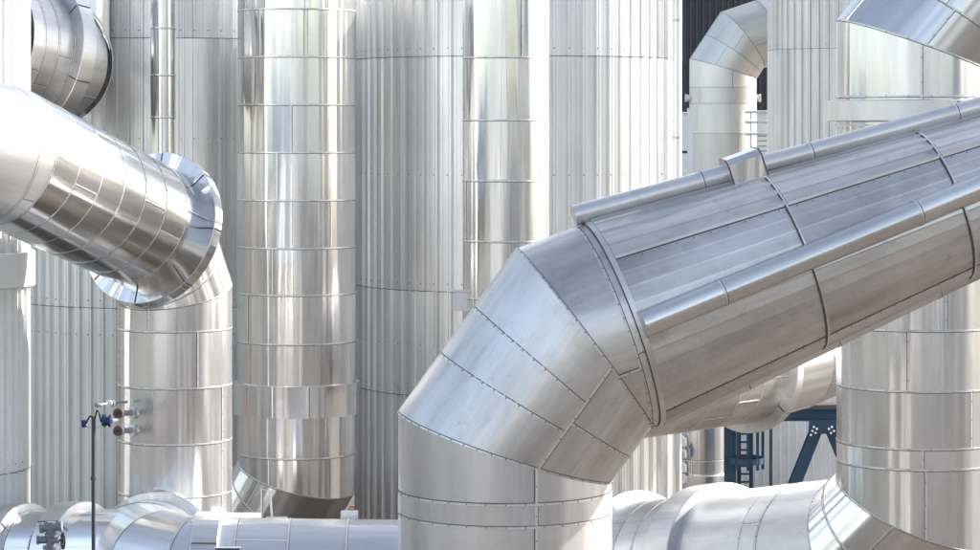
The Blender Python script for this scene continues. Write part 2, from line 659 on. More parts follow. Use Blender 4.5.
# --- slim pipe in front of the centre tank
D_d = 27.55
dp = P(506, 130, D_d)
t = thing('riser_pipe', 'slim plain riser running straight down the middle of the corrugated centre tank', 'pipe', (dp.x, dp.y, 0))
mb = MB()
pipe_seg(mb, V((dp.x, dp.y, 12.0)), V((dp.x, dp.y, 0)), rad(43, D_d), rad(43, D_d), 'shiny',
         ends=(True, False), cuts=[12.0 - zpx(y, D_d) for y in (-245, -185, -124, -63, -3, 58, 120, 180, 240, 297, 360, 430)], seed=21, rivets=.22, taper=.003)
mb.build('riser', t)
mb = MB()
c = P(461, 301, D_d - .1)
mb.box(c, V((.07, 0, 0)), V((0, .1, 0)), V((0, 0, .10)), 'dull')
mb.box(c + V((0, 0, .108)), V((.1, 0, 0)), V((0, .12, 0)), V((0, 0, .006)), 'lip')
mb.build('wall_bracket', t)

# --- thin pipe on the left tank
sp = P(163, 130, 29.6)
t = thing('service_pipe', 'narrow bright vertical pipe dropping behind the round blue flange', 'pipe', (sp.x, sp.y, 0))
mb = MB()
pipe_seg(mb, V((sp.x, sp.y, 8.0)), V((sp.x, sp.y, 0)), rad(12.5, 29.6), rad(12.5, 29.6), 'shiny',
         ends=(True, False), cuts=[8.0 - zpx(y, 29.6) for y in (28, 75, 117, 160, 203)], seed=24, N=40, seams=0)
mb.build('riser', t)

# --- sloping pipe with flange, elbow and riser on the left
A_r = rad(65, 26.8)
C_r = rad(57, 27.35)
pts = [P(6, 157, 25.0) - V((.62, .72, -.22)) * 2.6, P(6, 157, 25.0), P(158, 232, 27.15), P(175.5, 292, 27.45), V((P(175, 0, 27.45).x, 27.45, 0))]
pts[3] = V((pts[4].x, pts[4].y, pts[3].z))
n = mitres(pts)
t = thing('elbowed_pipe', 'shiny pipe sloping in from the left to a wide blue flange, then down', 'pipe', (pts[4].x, pts[4].y, 0))
mb = MB()
pipe_seg(mb, pts[0], pts[1], A_r, A_r, 'dull', n[0], n[1], [1.2, 2.4], seed=31)
mb.build('inlet_segment', t)
LA = (pts[2] - pts[1]).length
mb = MB()
pipe_seg(mb, pts[1], pts[2], A_r, A_r * .985, 'flue', n[1], None, [.30 + k * (LA - .75) / 5 for k in range(6)], seed=33,
         rivets=.12, longs=[(k, x) for k, x in zip(range(7), (150, 165, 138, 172, 150, 168, 140))], taper=.006)
mb.build('sloping_run', t)
mb = MB()
ta = (pts[2] - pts[1]).normalized()
fc = pts[2] - ta * .10
collar(mb, fc, ta, A_r * .9, rad(79, 27), .14, 'shiny', split=(60, 105, 150, 195, 240, 285), )
mb.build('flange', t)
mb = MB()
pipe_seg(mb, pts[2] - ta * .08, pts[3], C_r, C_r, 'satin', ta, n[3], [('f', .62)], seed=35, rivets=.14)
mb.build('elbow_segment', t)
mb = MB()
cz = [pts[3].z - zpx(y, 27.4) for y in (328, 384, 439, 491)]
pipe_seg(mb, pts[3], pts[4], C_r, C_r, 'satin', n[3], None, cz, seed=36, longs=[(0, 200), (1, 150), (2, 118), (3, 118), (4, 118)], rivets=.18)
# the cover strip with a row of rivets down the left side
for k in range(60):
    rivet(mb, pts[4], V((0, 0, 1)), V((0, 1, 0)), V((-1, 0, 0)), R_(112), .3 + k * .075, C_r + .001, .009)
mb.build('riser', t)
# branch nozzles on the riser
for y in (413.5, 431):
    mb = MB()
    disc = P(119.5, y, 26.62)
    pad = P(131, y - .5, 26.95)
    dr_ = (disc - pad).normalized()
    mb.rod(pad, disc, .028, 'grey', 12)
    nz = mb.build('nozzle', t)
    mb = MB()
    mb.rod(pad - dr_ * .02, pad + dr_ * .02, .06, 'satin', 28)
    mb.build('pad', nz)
    mb = MB()
    mb.rod(disc, disc + dr_ * .05, .052, 'rust', 24)
    mb.rod(disc + dr_ * .05, disc + dr_ * .052, .02, 'black', 12)
    mb.build('blind_flange', nz)
mb = MB()
a, b = P(112, 403, 26.6), P(127, 402, 26.95)
mb.rod(b, a, .012, 'grey', 10)
mb.rod(a, a + (a - b).normalized() * .03, .04, 'grey', 16)
mb.rod(a + (a - b).normalized() * .05, a + (a - b).normalized() * .08, .035, 'lip', 16)
mb.rod(a + (a - b).normalized() * .03, P(99, 405, 26.4), .010, 'lip', 10)
mb.rod(P(100, 405, 26.4), P(96, 405.3, 26.36), .024, 'grey', 10)
mb.build('gauge_valve', t)

# --- vessel pipe top left
pts = [P(-8, 45, 29.25), P(48, 58, 29.85), P(62, 52, 30.7), P(62, -90, 30.85)]
n = mitres(pts)
t = thing('flanged_pipe', 'wide dull pipe with a thick end flange in the top left corner', 'pipe', pts[1])
V_r = rad(66, 29)
mb = MB()
LL = (pts[1] - pts[0]).length
pipe_seg(mb, pts[0], pts[1], V_r, V_r, 'dull', None, n[1], [.16 + .2 * k for k in range(4)], seed=41, rivets=.2, seams=1)
mb.build('barrel', t)
mb = MB()
pv = P(-170, 25, 29.5)
nv = ((pts[0] - pv).normalized() + (pts[1] - pts[0]).normalized()).normalized()
pipe_seg(mb, pv, pts[0], V_r, V_r, 'dull', None, nv, [.8], seed=42, ends=(True, False))
mb.build('inlet', t)
mb = MB()
tv = (pts[1] - pts[0]).normalized()
collar(mb, pts[1] - tv * .12, tv, V_r * .9, rad(77, 29.6), .2, 'dull', split=(70, 130, 190, 250))
mb.build('flange', t)
mb = MB()
pipe_seg(mb, pts[1], pts[2], V_r, rad(48, 30.6), 'shiny', n[1], n[2], [], seed=43)
mb.build('elbow_segment', t)
mb = MB()
pipe_seg(mb, pts[2], pts[3], rad(48, 30.6), rad(48, 30.6), 'shiny', n[2], None, [1.0], seed=44)
mb.build('outlet', t)

# --- bottom cross pipe: leaves the riser towards the eye, turns right
L_r = .565
Lp = [P(160, 553, 27.0), P(142, 560, 25.75), P(160, 570, 25.1), P(190, 577, 24.85), P(440, 580, 24.9)]
n = mitres(Lp)
t = thing('cross_pipe', 'smooth low pipe along the bottom, curving out of the left riser and running right', 'pipe', (Lp[3].x, Lp[3].y, 0))
for i in range(4):
    mb = MB()
    L = (Lp[i + 1] - Lp[i]).length
    cuts = [.45, .95, 1.5, 2.1] if i == 3 else ([('f', .5)] if i == 0 else [])
    pipe_seg(mb, Lp[i], Lp[i + 1], L_r, L_r, 'satin', n[i], n[i + 1], cuts, seed=50 + i, seams=1, taper=.003)
    mb.build(('branch_neck', 'elbow_segment', 'elbow_segment', 'straight_run')[i], t)
mb = MB()
tt = (Lp[1] - Lp[0]).normalized()
collar(mb, Lp[0] + tt * .35, tt, L_r * .9, L_r + .075, .13, 'satin', split=(120, 200, 250))
mb.build('saddle_ring', t)
mb = MB()
tt = (Lp[4] - Lp[3]).normalized()
collar(mb, Lp[3] + tt * .17, tt, L_r * .95, L_r + .055, .26, 'satin', split=(140,))
mb.build('collar', t)
mb = MB()
c = P(228, 551, 24.25)
mb.box(c, V((.11, 0, 0)), V((0, .05, 0)), V((0, 0, .03)), 'bluevalve')
mb.box(c + V((0, -.01, .032)), V((.12, 0, 0)), V((0, .05, 0)), V((0, 0, .004)), 'grey')
mb.build('bracket_plate', t)

# --- short parallel pipe behind the cross pipe
a, b = P(200, 524, 27.2), P(262, 524, 27.2)
t = thing('stub_pipe', 'short white insulated stub lying behind the cross pipe, at the shiny riser foot', 'pipe', a)
mb = MB()
pipe_seg(mb, a, b, rad(11, 27.2), rad(11, 27.2), 'white', seed=61, cuts=[.2], N=40, seams=0, ends=(True, True))
mb.build('barrel', t)
mb = MB()
mb.polytube([P(262, 519, 27), P(262, 489, 27), P(270, 492, 27), P(272, 519, 27)], .012, 'lip')
mb.build('lifting_frame', t)
mb = MB()
mb.polytube([P(266, 518, 26.8), P(287, 518, 26.8), P(287, 523, 26.8)], .014, 'lip')
mb.build('handle', t)
a, b = P(341, 516, 27.2), P(358, 516, 27.2)
t = thing('stub_pipe', 'small white stub with a red handwheel, at the foot of the corrugated centre tank', 'pipe', a)
mb = MB()
pipe_seg(mb, a, b, rad(5.5, 27.2), rad(5.5, 27.2), 'white', seed=62, N=32, seams=0, ends=(True, True))
mb.build('barrel', t)
mb = MB()
c = P(352, 510, 27.35)
ring = [c + V((math.cos(k * PI / 8), -.2 * math.cos(k * PI / 8), math.sin(k * PI / 8))) * .034 for k in range(17)]
mb.polytube(ring, .007, 'red')
mb.rod(c + V((-.034, 0, 0)), c + V((.034, 0, 0)), .006, 'red', 8)
mb.rod(c + V((0, 0, -.09)), c, .012, 'red', 8)
mb.build('handwheel', t)

# --- bottom-left low pipe with collars
Mp = [P(2, 558, 26.5), P(135, 556, 25.6)]
t = thing('collared_pipe', 'low white pipe with two collars in the bottom left corner', 'pipe', (Mp[0].x, Mp[0].y, 0))
M_r = rad(47, 25.6)
mb = MB()
pipe_seg(mb, Mp[0], Mp[1], M_r, M_r, 'satin', cuts=[.42, .75], seed=71, rivets=.12, ends=(True, False))
mb.build('barrel', t)
tm = (Mp[1] - Mp[0]).normalized()
for s_, th in ((.24, .25), (.98, .28)):
    mb = MB()
    collar(mb, Mp[0] + tm * s_, tm, M_r * .9, M_r + .085, th, 'dull', split=(130, 200))
    mb.build('collar', t)
mb = MB()
collar(mb, Mp[0] + tm * .0, tm, M_r * .9, M_r + .03, .05, 'lip')
mb.build('end_flange', t)

# --- big duct in front
Fp = [V((P(505, 0, 19).x, 19, 0)), P(505, 446, 19.0), P(583, 338, 19.0), P(1120, 139, 19.55)]
Fp[1].x = Fp[0].x
n = mitres(Fp)
F_r = rad(107, 19)
G_end = rad(58, 19.55)
t = thing('big_duct', 'huge mitred foreground duct turning from a vertical foot to a ribbed slope', 'duct', Fp[0])
mb = MB()
pipe_seg(mb, Fp[0], Fp[1], F_r, F_r, 'foot', None, n[1], [1.1, 2.0, zpx(512, 19), zpx(490, 19)], N=144, seed=81,
         longs=[(0, 200), (1, 170), (2, 196), (3, 196), (4, 196)], rivets=.14)
mb.build('riser', t)
mb = MB()
pipe_seg(mb, Fp[1], Fp[2], F_r, F_r, 'duct', n[1], n[2], [], N=144, seed=82, longs=[(0, 197)], rivets=.10)
partial_ring(mb, Fp[1], Fp[2], F_r, n[1], n[2], .36, 40, 197)
partial_ring(mb, Fp[1], Fp[2], F_r, n[1], n[2], .64, 40, 197)
partial_ring(mb, Fp[1], Fp[2], F_r, n[1], n[2], .45, 197, 320)
mb.build('elbow_segment', t)
tg = (Fp[3] - Fp[2]).normalized()
LG = (Fp[3] - Fp[2]).length
S_l = (622 - 583) / (1120 - 583) * LG
G0 = Fp[2] + tg * S_l
mb = MB()
pipe_seg(mb, Fp[2], G0, F_r, F_r, 'duct', n[2], None, [S_l - .10], N=144, seed=83, longs=[(0, 201), (1, 192)], rivets=.10)
mb.build('elbow_segment', t)
ug, wg = frame(tg)
g_r = lambda s_: F_r + (G_end - F_r) * s_ / (LG - S_l)


def gpt(psi, s_, dr=0.0):
    a = PI - R_(psi)
    return G0 + tg * s_ + (ug * math.cos(a) + wg * math.sin(a)) * (g_r(s_) + dr)


LGB = LG - S_l
J1, J2, J3 = [(x - 622) / (1120 - 622) * LGB for x in (786, 937, 1060)]
jointsG = [0, J1, J2, J3, LGB]


def g_panel(mb, p0, p1, nf, s0, s1, dr, ridge, seed, side=True):
    """a ribbed sheet wrapped between two angles: nf folds, each a slanted strip with a small step"""
    rg = random.Random(seed)
    off = (rg.uniform(0, 40), rg.uniform(0, 40))
    mb.tone = rg.uniform(-.12, .08)
    prof = []
    for k in range(nf):
        q0 = p0 + (p1 - p0) * k / nf
        q1 = p0 + (p1 - p0) * (k + 1) / nf
        prof += [(q0, dr), (q0 + (q1 - q0) * .12, dr + ridge), (q1, dr)]
    for (qa, ha), (qb, hb) in zip(prof, prof[1:]):
        if qa == qb:
            continue
        pa = [gpt(qa, s0, ha), gpt(qb, s0, hb), gpt(qb, s1, hb), gpt(qa, s1, ha)]
        r = g_r((s0 + s1) / 2)
        uv = [(R_(qa) * r + off[0], s0 + off[1]), (R_(qb) * r + off[0], s0 + off[1]), (R_(qb) * r + off[0], s1 + off[1]), (R_(qa) * r + off[0], s1 + off[1])]
        mb.quad(pa, 'duct', uv, False)
    mb.tone = 0.0
    for k, (q, d2) in enumerate(((p0, -1), (p1, 1))):
        mb.quad([gpt(q, s0, -.02), gpt(q, s0, dr), gpt(q, s1, dr), gpt(q, s1, -.02)], 'duct')
        mb.quad([gpt(q + d2 * .02, s0, dr - .004), gpt(q + d2 * .55, s0, dr - .004), gpt(q + d2 * .55, s1, dr - .004), gpt(q + d2 * .02, s1, dr - .004)], 'seam')
    for s_ in (s0, s1):
        mb.grid([[gpt(q, s_, -.02) for q, h in prof], [gpt(q, s_, h) for q, h in prof]], 'lip', None, False)


# inner shell
mb = MB()
rows, uvr = [], []
NB = 90
for s_ in jointsG:
    rows.append([gpt(360 * k / NB, s_, -.012) for k in range(NB)])
    uvr.append([(k * .05, s_) for k in range(NB + 1)])
mb.grid(rows, 'duct', uvr, True, True)
mb.quad(list(rows[-1]), 'lip')
mb.build('inner_shell', t)
for (p0, p1, nf, dr, ridge) in ((39, 92, 5, .016, .011), (3, 38.4, 4, .010, .0025), (-56, 2.4, 7, .010, .003), (-104, -57, 4, .016, .005), (94, 178, 8, .01, .006)):
    mb = MB()
    for ji in range(4):
        s0, s1 = jointsG[ji] + .012, jointsG[ji + 1] - .004
        g_panel(mb, p0, p1, nf, s0, s1, dr, ridge, int(p0 * 7) + ji)
        # screws down both long edges and the ring edge
        nq = int((s1 - s0) / .12)
        for k in range(nq):
            for q in (p0 + 1.2, p1 - 1.2):
                c = s0 + (k + .5) / nq * (s1 - s0)
                rivet(mb, G0, tg, ug, wg, PI - R_(q), c, g_r(c) + dr + .002, .0055)
    mb.build('lagging_panel', t)
# ring straps over the joints
for s_ in jointsG[1:-1]:
    mb = MB()
    rows = []
    for ds, dr in ((-.007, .0), (-.007, .026), (.007, .026), (.007, .0)):
        rows.append([gpt(360 * k / NB, s_ + ds, dr) for k in range(NB)])
    mb.grid(rows, 'lip', None, False, True)
    mb.grid([[gpt(360 * k / NB, s_ - .016, .022) for k in range(NB)], [gpt(360 * k / NB, s_ - .007, .022) for k in range(NB)]], 'seam', None, False, True)
    mb.build('joint_strap', t)
# start flange of the lagging
mb = MB()
rows = [[gpt(360 * k / NB, ds, dr) for k in range(NB)] for ds, dr in ((-.03, -.01), (-.03, .010), (.010, .016), (.010, -.01))]
mb.grid(rows, 'lip', None, False, True)
mb.grid([[gpt(360 * k / NB, -.038, .004) for k in range(NB)], [gpt(360 * k / NB, -.03, .004) for k in range(NB)]], 'seam', None, False, True)
mb.build('start_flange', t)


def g_tube(name, psi, dr, r, s0, s1, joints, mat='satin', cap=True, psi1=None):
    mb = MB()
    ss = [s0] + [j for j in joints if s0 < j < s1] + [s1]
    a, b = gpt(psi, s0, dr), gpt(psi if psi1 is None else psi1, s1, dr)
    pipe_seg(mb, a, b, r, r * .93, mat, cuts=[j - s0 for j in ss[1:-1]], N=40, seed=int(psi * 3 + 900), seams=0, ends=(cap, True), taper=.001)
    mb.build(name, t)


g_tube('trace_tube', 88, .075, rad(10.5, 19), -.08, LGB, [.9, 1.75, 2.9], 'duct')
g_tube('trace_tube', 1, .035, rad(13.5, 19), .0, LGB, [.62, J2 - .35, J3], 'satin', psi1=13)
g_tube('trace_tube', -86, .005, rad(7.5, 19), .02, LGB, [.7, 1.45, 2.3, 3.0], 'satin')
# box on the top tube
mb = MB()
sb = (758 - 622) / (1120 - 622) * LGB + .12
c = gpt(84, sb, .105)
nr = (gpt(84, sb, .2) - gpt(84, sb, .1)).normalized()
tn = nr.cross(tg).normalized()
hw, hh = .125, .105
prof = [(-.12, -.14), (-.12, .06), (-.08, .10), (.09, .10), (.12, .06), (.12, -.14)]
ra = [c - tg * hw + tn * x + nr * y for x, y in prof]
rb = [c + tg * hw + tn * x + nr * y for x, y in prof]
for k in range(len(prof)):
    k2 = (k + 1) % len(prof)
    mb.quad([ra[k], ra[k2], rb[k2], rb[k]], 'satin')
mb.quad(list(reversed(ra)), 'satin')
mb.quad(rb, 'satin')
for q in (-hw - .006, hw + .006):
    rc = [c + tg * (q - .006) + tn * x * 1.05 + nr * y * 1.05 for x, y in prof]
    rd = [c + tg * (q + .006) + tn * x * 1.05 + nr * y * 1.05 for x, y in prof]
    for k in range(len(prof)):
        k2 = (k + 1) % len(prof)
        mb.quad([rc[k], rc[k2], rd[k2], rd[k]], 'seam')
    mb.quad(list(reversed(rc)), 'satin')
    mb.quad(rd, 'satin')
mb.build('junction_box', t)

# --- right riser with elbow up right and outlet to the left
H_d = 24.0
H_r = rad(81, H_d)
hx = P(918, 0, H_d).x
Hp = [P(1180, -170, H_d - .2), P(975, -20, H_d), V((hx, H_d, zpx(49, H_d))), V((hx, H_d, zpx(507, H_d))), P(868, 556, 24.35), P(640, 575, 27.0)]
n = mitres(Hp)
t = thing('riser_pipe', 'wide riser at the right edge, curving left into a low collared pipe below', 'pipe', (hx, H_d, 0))
mb = MB()
pipe_seg(mb, Hp[0], Hp[1], H_r, H_r, 'satin', None, n[1], [1.0, 2.0], seed=91)
mb.build('upper_run', t)
mb = MB()
pipe_seg(mb, Hp[1], Hp[2], H_r, H_r, 'satin', n[1], n[2], [('f', .5)], seed=92, longs=[(0, 190), (1, 184)], rivets=.14)
mb.build('elbow_segment', t)
mb = MB()
cz = [Hp[2].z - zpx(y, H_d) for y in (97, 125, 175, 250, 325, 384, 440, 460)]
pipe_seg(mb, Hp[2], Hp[3], H_r, H_r, 'satin', n[2], n[3], cz, N=128, seed=93, rivets=.2,
         longs=[(0, 187), (1, 187), (2, 200), (4, 170), (5, 196), (6, 150), (7, 186), (8, 184)])
mb.build('riser', t)
mb = MB()
collar(mb, V((hx, H_d, zpx(111, H_d))), V((0, 0, 1)), H_r * .95, H_r + .085, rad(21, H_d), 'cream', split=(196,))
mb.build('clamp_band', t)
mb = MB()
pipe_seg(mb, Hp[3], Hp[4], H_r, H_r, 'satin', n[3], n[4], [('f', .55)], seed=94, longs=[(0, 196), (1, 176)], rivets=.14)
mb.build('elbow_segment', t)
LI = (Hp[5] - Hp[4]).length
ti = (Hp[5] - Hp[4]).normalized()
mb = MB()
pipe_seg(mb, Hp[4], Hp[5], H_r, H_r, 'dull', n[4], None, [.75, 1.0, LI - .75, LI - .45], seed=95, rivets=.16)
mb.build('outlet', t)
mb = MB()
collar(mb, Hp[4] + ti * (LI - 1.25), ti, H_r * .95, H_r + .095, .36, 'dull', split=(150, 200))
mb.build('collar', t)
mb = MB()
collar(mb, Hp[5] - ti * .02, ti, H_r * .9, H_r + .12, .07, 'satin', split=(100, 160))
mb.build('end_flange', t)

# --- dark pipe under the duct
Jp = [P(600, 384, 27.8), P(752, 366, 29.8), P(790, 356, 30.5), P(880, 318, 31.3)]
n = mitres(Jp)
t = thing('flanged_pipe', 'shaded pipe with a round flange passing under the big duct, above the blue steel frame', 'pipe', Jp[1])
J_r = rad(56, 29.6)
mb = MB()
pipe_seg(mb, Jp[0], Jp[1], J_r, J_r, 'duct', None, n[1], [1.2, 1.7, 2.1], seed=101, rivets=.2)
mb.build('barrel', t)
tj = (Jp[1] - Jp[0]).normalized()
mb = MB()
collar(mb, Jp[1] - tj * .1, tj, J_r * .9, rad(66, 29.8), .12, 'dull', split=(120, 170, 220))
mb.build('flange', t)
for i in (1, 2):
    mb = MB()
    pipe_seg(mb, Jp[i], Jp[i + 1], J_r, J_r, 'satin', n[i], n[i + 1], [], seed=103 + i, rivets=.2)
    mb.build('elbow_segment', t)

# --- gooseneck far behind
g_d = 57.0
q_r = rad(33.5, g_d)
gx = P(723, 0, g_d).x
Gp = [V((gx, g_d, 0)), V((gx, g_d, zpx(69, g_d))), P(742, 40, g_d), P(860, 0, g_d + .5)]
n = mitres(Gp)
t = thing('gooseneck_pipe', 'bright gooseneck pipe bending right in front of the dark clad wall', 'pipe', Gp[0])
for i in range(3):
    mb = MB()
    cuts = [[zpx(y, g_d) for y in (430, 300, 180, 134, 104, 88)], [('f', .5)], [.55, 1.1]][i]
    pipe_seg(mb, Gp[i], Gp[i + 1], q_r, q_r, 'cream', n[i], n[i + 1], cuts, seed=111 + i, rivets=.2, N=80)  # cream column's sheet reused; its paleness stands in for sunlight here
    mb.build(('riser', 'elbow_segment', 'upper_run')[i], t)
for sx in (-1, 1):
    mb = MB()
    a = V((gx + sx * (q_r - .02), g_d, zpx(98, g_d)))
    mb.rod(a, a + V((sx * .085, 0, 0)), .075, 'white', 16)
    mb.rod(a + V((sx * .085, 0, 0)), a + V((sx * .115, 0, 0)), .09, 'white', 16)
    mb.build('trunnion', t)

# ================================================================== FAR BACKGROUND
# dark clad building
t = thing('dark_building', 'dark grey ribbed wall seen between the centre tank and the pale column', 'building', P(745, 300, 62))
mb = MB()
xa, xb = P(610, 0, 62).x, P(900, 0, 62).x
zb = zpx(112, 62)
nr_ = 46
top, bot = [], []
for k in range(nr_):
    for f, h in ((0, 0), (.55, 0), (.62, .06), (.93, .06)):
        x = xa + (xb - xa) * (k + f) / nr_
        bot.append(V((x, 62 - h, zb)))
        top.append(V((x, 62 - h, 13)))
mb.grid([bot, top], 'darkwall', None, False)
mb.build('upper_cladding', t)
mb = MB()
mb.box(V(((xa + xb) / 2, 62.4, zb / 2)), V(((xb - xa) / 2, 0, 0)), V((0, .3, 0)), V((0, 0, zb / 2 - .01)), 'white')
mb.build('plinth_wall', t)
mb = MB()
mb.box(V(((xa + xb) / 2, 66, 13.1)), V(((xb - xa) / 2 + .2, 0, 0)), V((0, 4.4, 0)), V((0, 0, .1)), 'grey')
mb.build('roof', t)

# white lattice rack on the left of the gooseneck
t = thing('lattice_rack', 'pale steel lattice rack glimpsed left of the gooseneck pipe', 'steel frame', P(685, 300, 50))
mb = MB()
for x in (676, 690):
    mb.bar(V((P(x, 0, 50).x, 50, 0)), P(x, 108, 50), .1, .1, 'white')
mb.build('post', t)
mb = MB()
for k in range(9):
    a, b = P(676, 110 + k * 14, 50), P(690, 124 + k * 14, 50)
    mb.bar(a, b, .06, .06, 'lip')
    mb.bar(P(676, 124 + k * 14, 50), b, .05, .05, 'blue' if k == 2 else 'white')
mb.build('brace', t)

t = thing('handrail', 'white tube handrail right of the gooseneck pipe', 'railing', P(770, 300, 56.3))
for y in (112, 122, 134):
    mb = MB()
    mb.rod(P(745, y, 56.3), P(800, y, 56.3), .035, 'white', 10)
    mb.build('rail', t)
for x in (751, 768, 785):
    mb = MB()
    mb.rod(V((P(x, 0, 56.3).x, 56.35, 3)), P(x, 110, 56.35), .03, 'white', 10)
    mb.build('post', t)
t = thing('cooling_unit', 'black slatted unit behind the white handrail', 'machine', P(766, 300, 59.5))
mb = MB()
c = P(768, 215, 59.5)
mb.box(c, V((.32, 0, 0)), V((0, .3, 0)), V((0, 0, 1.4)), 'black')
mb.build('casing', t)
mb = MB()
for k in range(14):
    mb.bar(P(751, 136 + 5 * k, 59.1), P(786, 136 + 5 * k, 59.1), .05, .03, 'grey')
mb.build('slats', t)

# pale pipe under the duct, behind
pd = 41.4
px_ = P(701, 0, pd).x
t = thing('riser_pipe', 'bleached silver riser far behind, seen below the shaded flanged pipe', 'pipe', (px_, pd, 0))
mb = MB()
pipe_seg(mb, V((px_, pd, 0)), V((px_, pd, zpx(395, pd))), rad(27, pd), rad(27, pd), 'satin', cuts=[zpx(480, pd), zpx(458, pd)], seed=121, N=64)
mb.build('riser', t)
mb = MB()
collar(mb, V((px_, pd, zpx(479, pd))), V((0, 0, 1)), rad(25, pd), rad(31, pd), .22, 'satin')
mb.build('skirt_collar', t)
# small valves at its left
t = thing('valve_cluster', 'small blue valve with thin pipework beside the bleached riser', 'valve', P(676, 470, 41))
mb = MB()
for y in (437, 449, 463, 474):
    mb.polytube([P(668, y, 41), P(680, y, 41), P(684, y + 3, 41), P(684, y + 9, 41)], .05, 'lip')
mb.build('pipework', t)
mb = MB()
mb.rod(P(674, 455, 40.8), P(680, 455, 40.8), .09, 'bluevalve', 14)
mb.rod(P(677, 455, 40.8), P(677, 448, 40.8), .03, 'bluevalve', 8)
mb.rod(P(674, 448, 40.8), P(680, 448, 40.8), .03, 'bluevalve', 8)
mb.build('valve', t)

# white ribbed shed wall
t = thing('white_shed', 'white ribbed wall behind the blue steel frame', 'building', P(790, 480, 42.3))
mb = MB()
xa, xb = P(716, 0, 42.3).x, P(880, 0, 42.3).x
top, bot = [], []
for k in range(20):
    for f, h in ((0, 0), (.7, 0), (.76, .05), (.94, .05)):
        x = xa + (xb - xa) * (k + f) / 20
        bot.append(V((x, 42.3 - h, 0)))
        top.append(V((x, 42.3 - h, zpx(340, 42.3))))
mb.grid([bot, top], 'white', None, False)
mb.build('wall', t)
mb = MB()
mb.box(V(((xa + xb) / 2, 44.4, zpx(340, 42.3) + .05)), V(((xb - xa) / 2 + .1, 0, 0)), V((0, 2.1, 0)), V((0, 0, .05)), 'grey')
mb.build('roof', t)

# blue steel frame
sd = 38.5
t = thing('steel_frame', 'blue steel frame with bolted gusset and sloping braces under the shaded flanged pipe', 'steel frame', V((P(800, 0, sd).x, sd, 0)))


def ibeam(mb, a, b, w, h, mat='blue', up=V((0, -1, 0)), th=.02):
    tdir = (b - a).normalized()
    x = tdir.cross(up).normalized()
    y = x.cross(tdir)
    mb.bar(a, b, th, h, mat, up)
    for s_ in (-1, 1):
        mb.box((a + b) / 2 + y * s_ * (h / 2), tdir * (b - a).length / 2, x * w / 2, y * th * .6, mat)


mb = MB()
a, b = P(735, 414, sd), P(900, 414, sd)
ibeam(mb, a, b, .2, .17, up=V((0, 0, 1)))
mb.build('beam', t)
mb = MB()
a, b = P(750, 407, sd + .1), P(900, 405, sd + .1)
mb.bar(a, b, .3, .06, 'rust')
mb.build('sole_plate', t)
for a, b in ((P(818, 425, sd), P(786, 505, sd)), (P(829, 425, sd), P(862, 505, sd))):
    mb = MB()
    ibeam(mb, a, b, .16, .2)
    mb.build('brace', t)
mb = MB()
pl = [(809, 420), (842, 420), (842, 431), (834, 440), (827, 434), (820, 434), (814, 442), (808, 438)]
fr_, bk = [P(x, y, sd - .13) for x, y in pl], [P(x, y, sd - .10) for x, y in pl]
mb.quad(list(reversed(fr_)), 'blue')
mb.quad(bk, 'blue')
for k in range(len(pl)):
    k2 = (k + 1) % len(pl)
    mb.quad([fr_[k], fr_[k2], bk[k2], bk[k]], 'blue')
for x, y in ((814, 427), (812.5, 431), (811, 435), (817, 429), (815.5, 433), (832, 427), (834, 431), (829, 429), (831, 433)):
    mb.rod(P(x, y, sd - .13), P(x, y, sd - .16), .018, 'lip', 8)
mb.build('gusset_plate', t)
mb = MB()
for x in (824,):
    ibeam(mb, P(x + 40, 420, sd + .4), V((P(x + 40, 0, sd + .4).x, sd + .4, 0)), .2, .2)
mb.build('column', t)

# ladder with safety cage and its column
ld = 40.0
t = thing('caged_ladder', 'blue caged ladder beside a blue column, left of the sloping braces', 'ladder', V((P(740, 0, ld).x, ld, 0)))
mb = MB()
ibeam(mb, P(730, 400, ld), V((P(730, 0, ld).x, ld, 0)), .17, .17)
mb.build('column', t)
for x in (739, 751):
    mb = MB()
    mb.bar(P(x, 400, ld + .2), V((P(x, 0, ld + .2).x, ld + .2, 0)), .06, .03, 'blue', V((0, 1, 0)))
    mb.build('side_rail', t)
mb = MB()
for k in range(14):
    y = 402 + k * 8
    mb.rod(P(739, y, ld + .2), P(751, y, ld + .2), .016, 'blue', 8)
mb.build('rungs', t)
for y in (422, 460, 498):
    mb = MB()
    c = P(746, y, ld - .05)
    hoop = [c + V((math.cos(k * PI / 12) * .27, math.sin(k * PI / 12) * .33, 0)) for k in range(25)]
    for q in range(24):
        a, b = hoop[q], hoop[q + 1]
        mb.bar(a, b, .012, .09, 'blue')
    mb.build('cage_hoop', t)
for ang in (200, 235, 270, 305, 340):
    mb = MB()
    c = P(746, 400, ld - .05)
    a = c + V((math.cos(R_(ang)) * .262, math.sin(R_(ang)) * .322, 0))
    mb.bar(a, V((a.x, a.y, .8)), .045, .012, 'blue', V((0, 1, 0)))
    mb.build('cage_strap', t)
# cable
t = thing('drain_pipe', 'thin dark drop pipe hanging before the white ribbed wall', 'pipe', V((P(771, 0, 41).x, 41, 0)))
mb = MB()
mb.rod(P(771, 395, 41), V((P(771, 0, 41).x, 41, 0)), .03, 'pole', 10)
mb.build('drop', t)

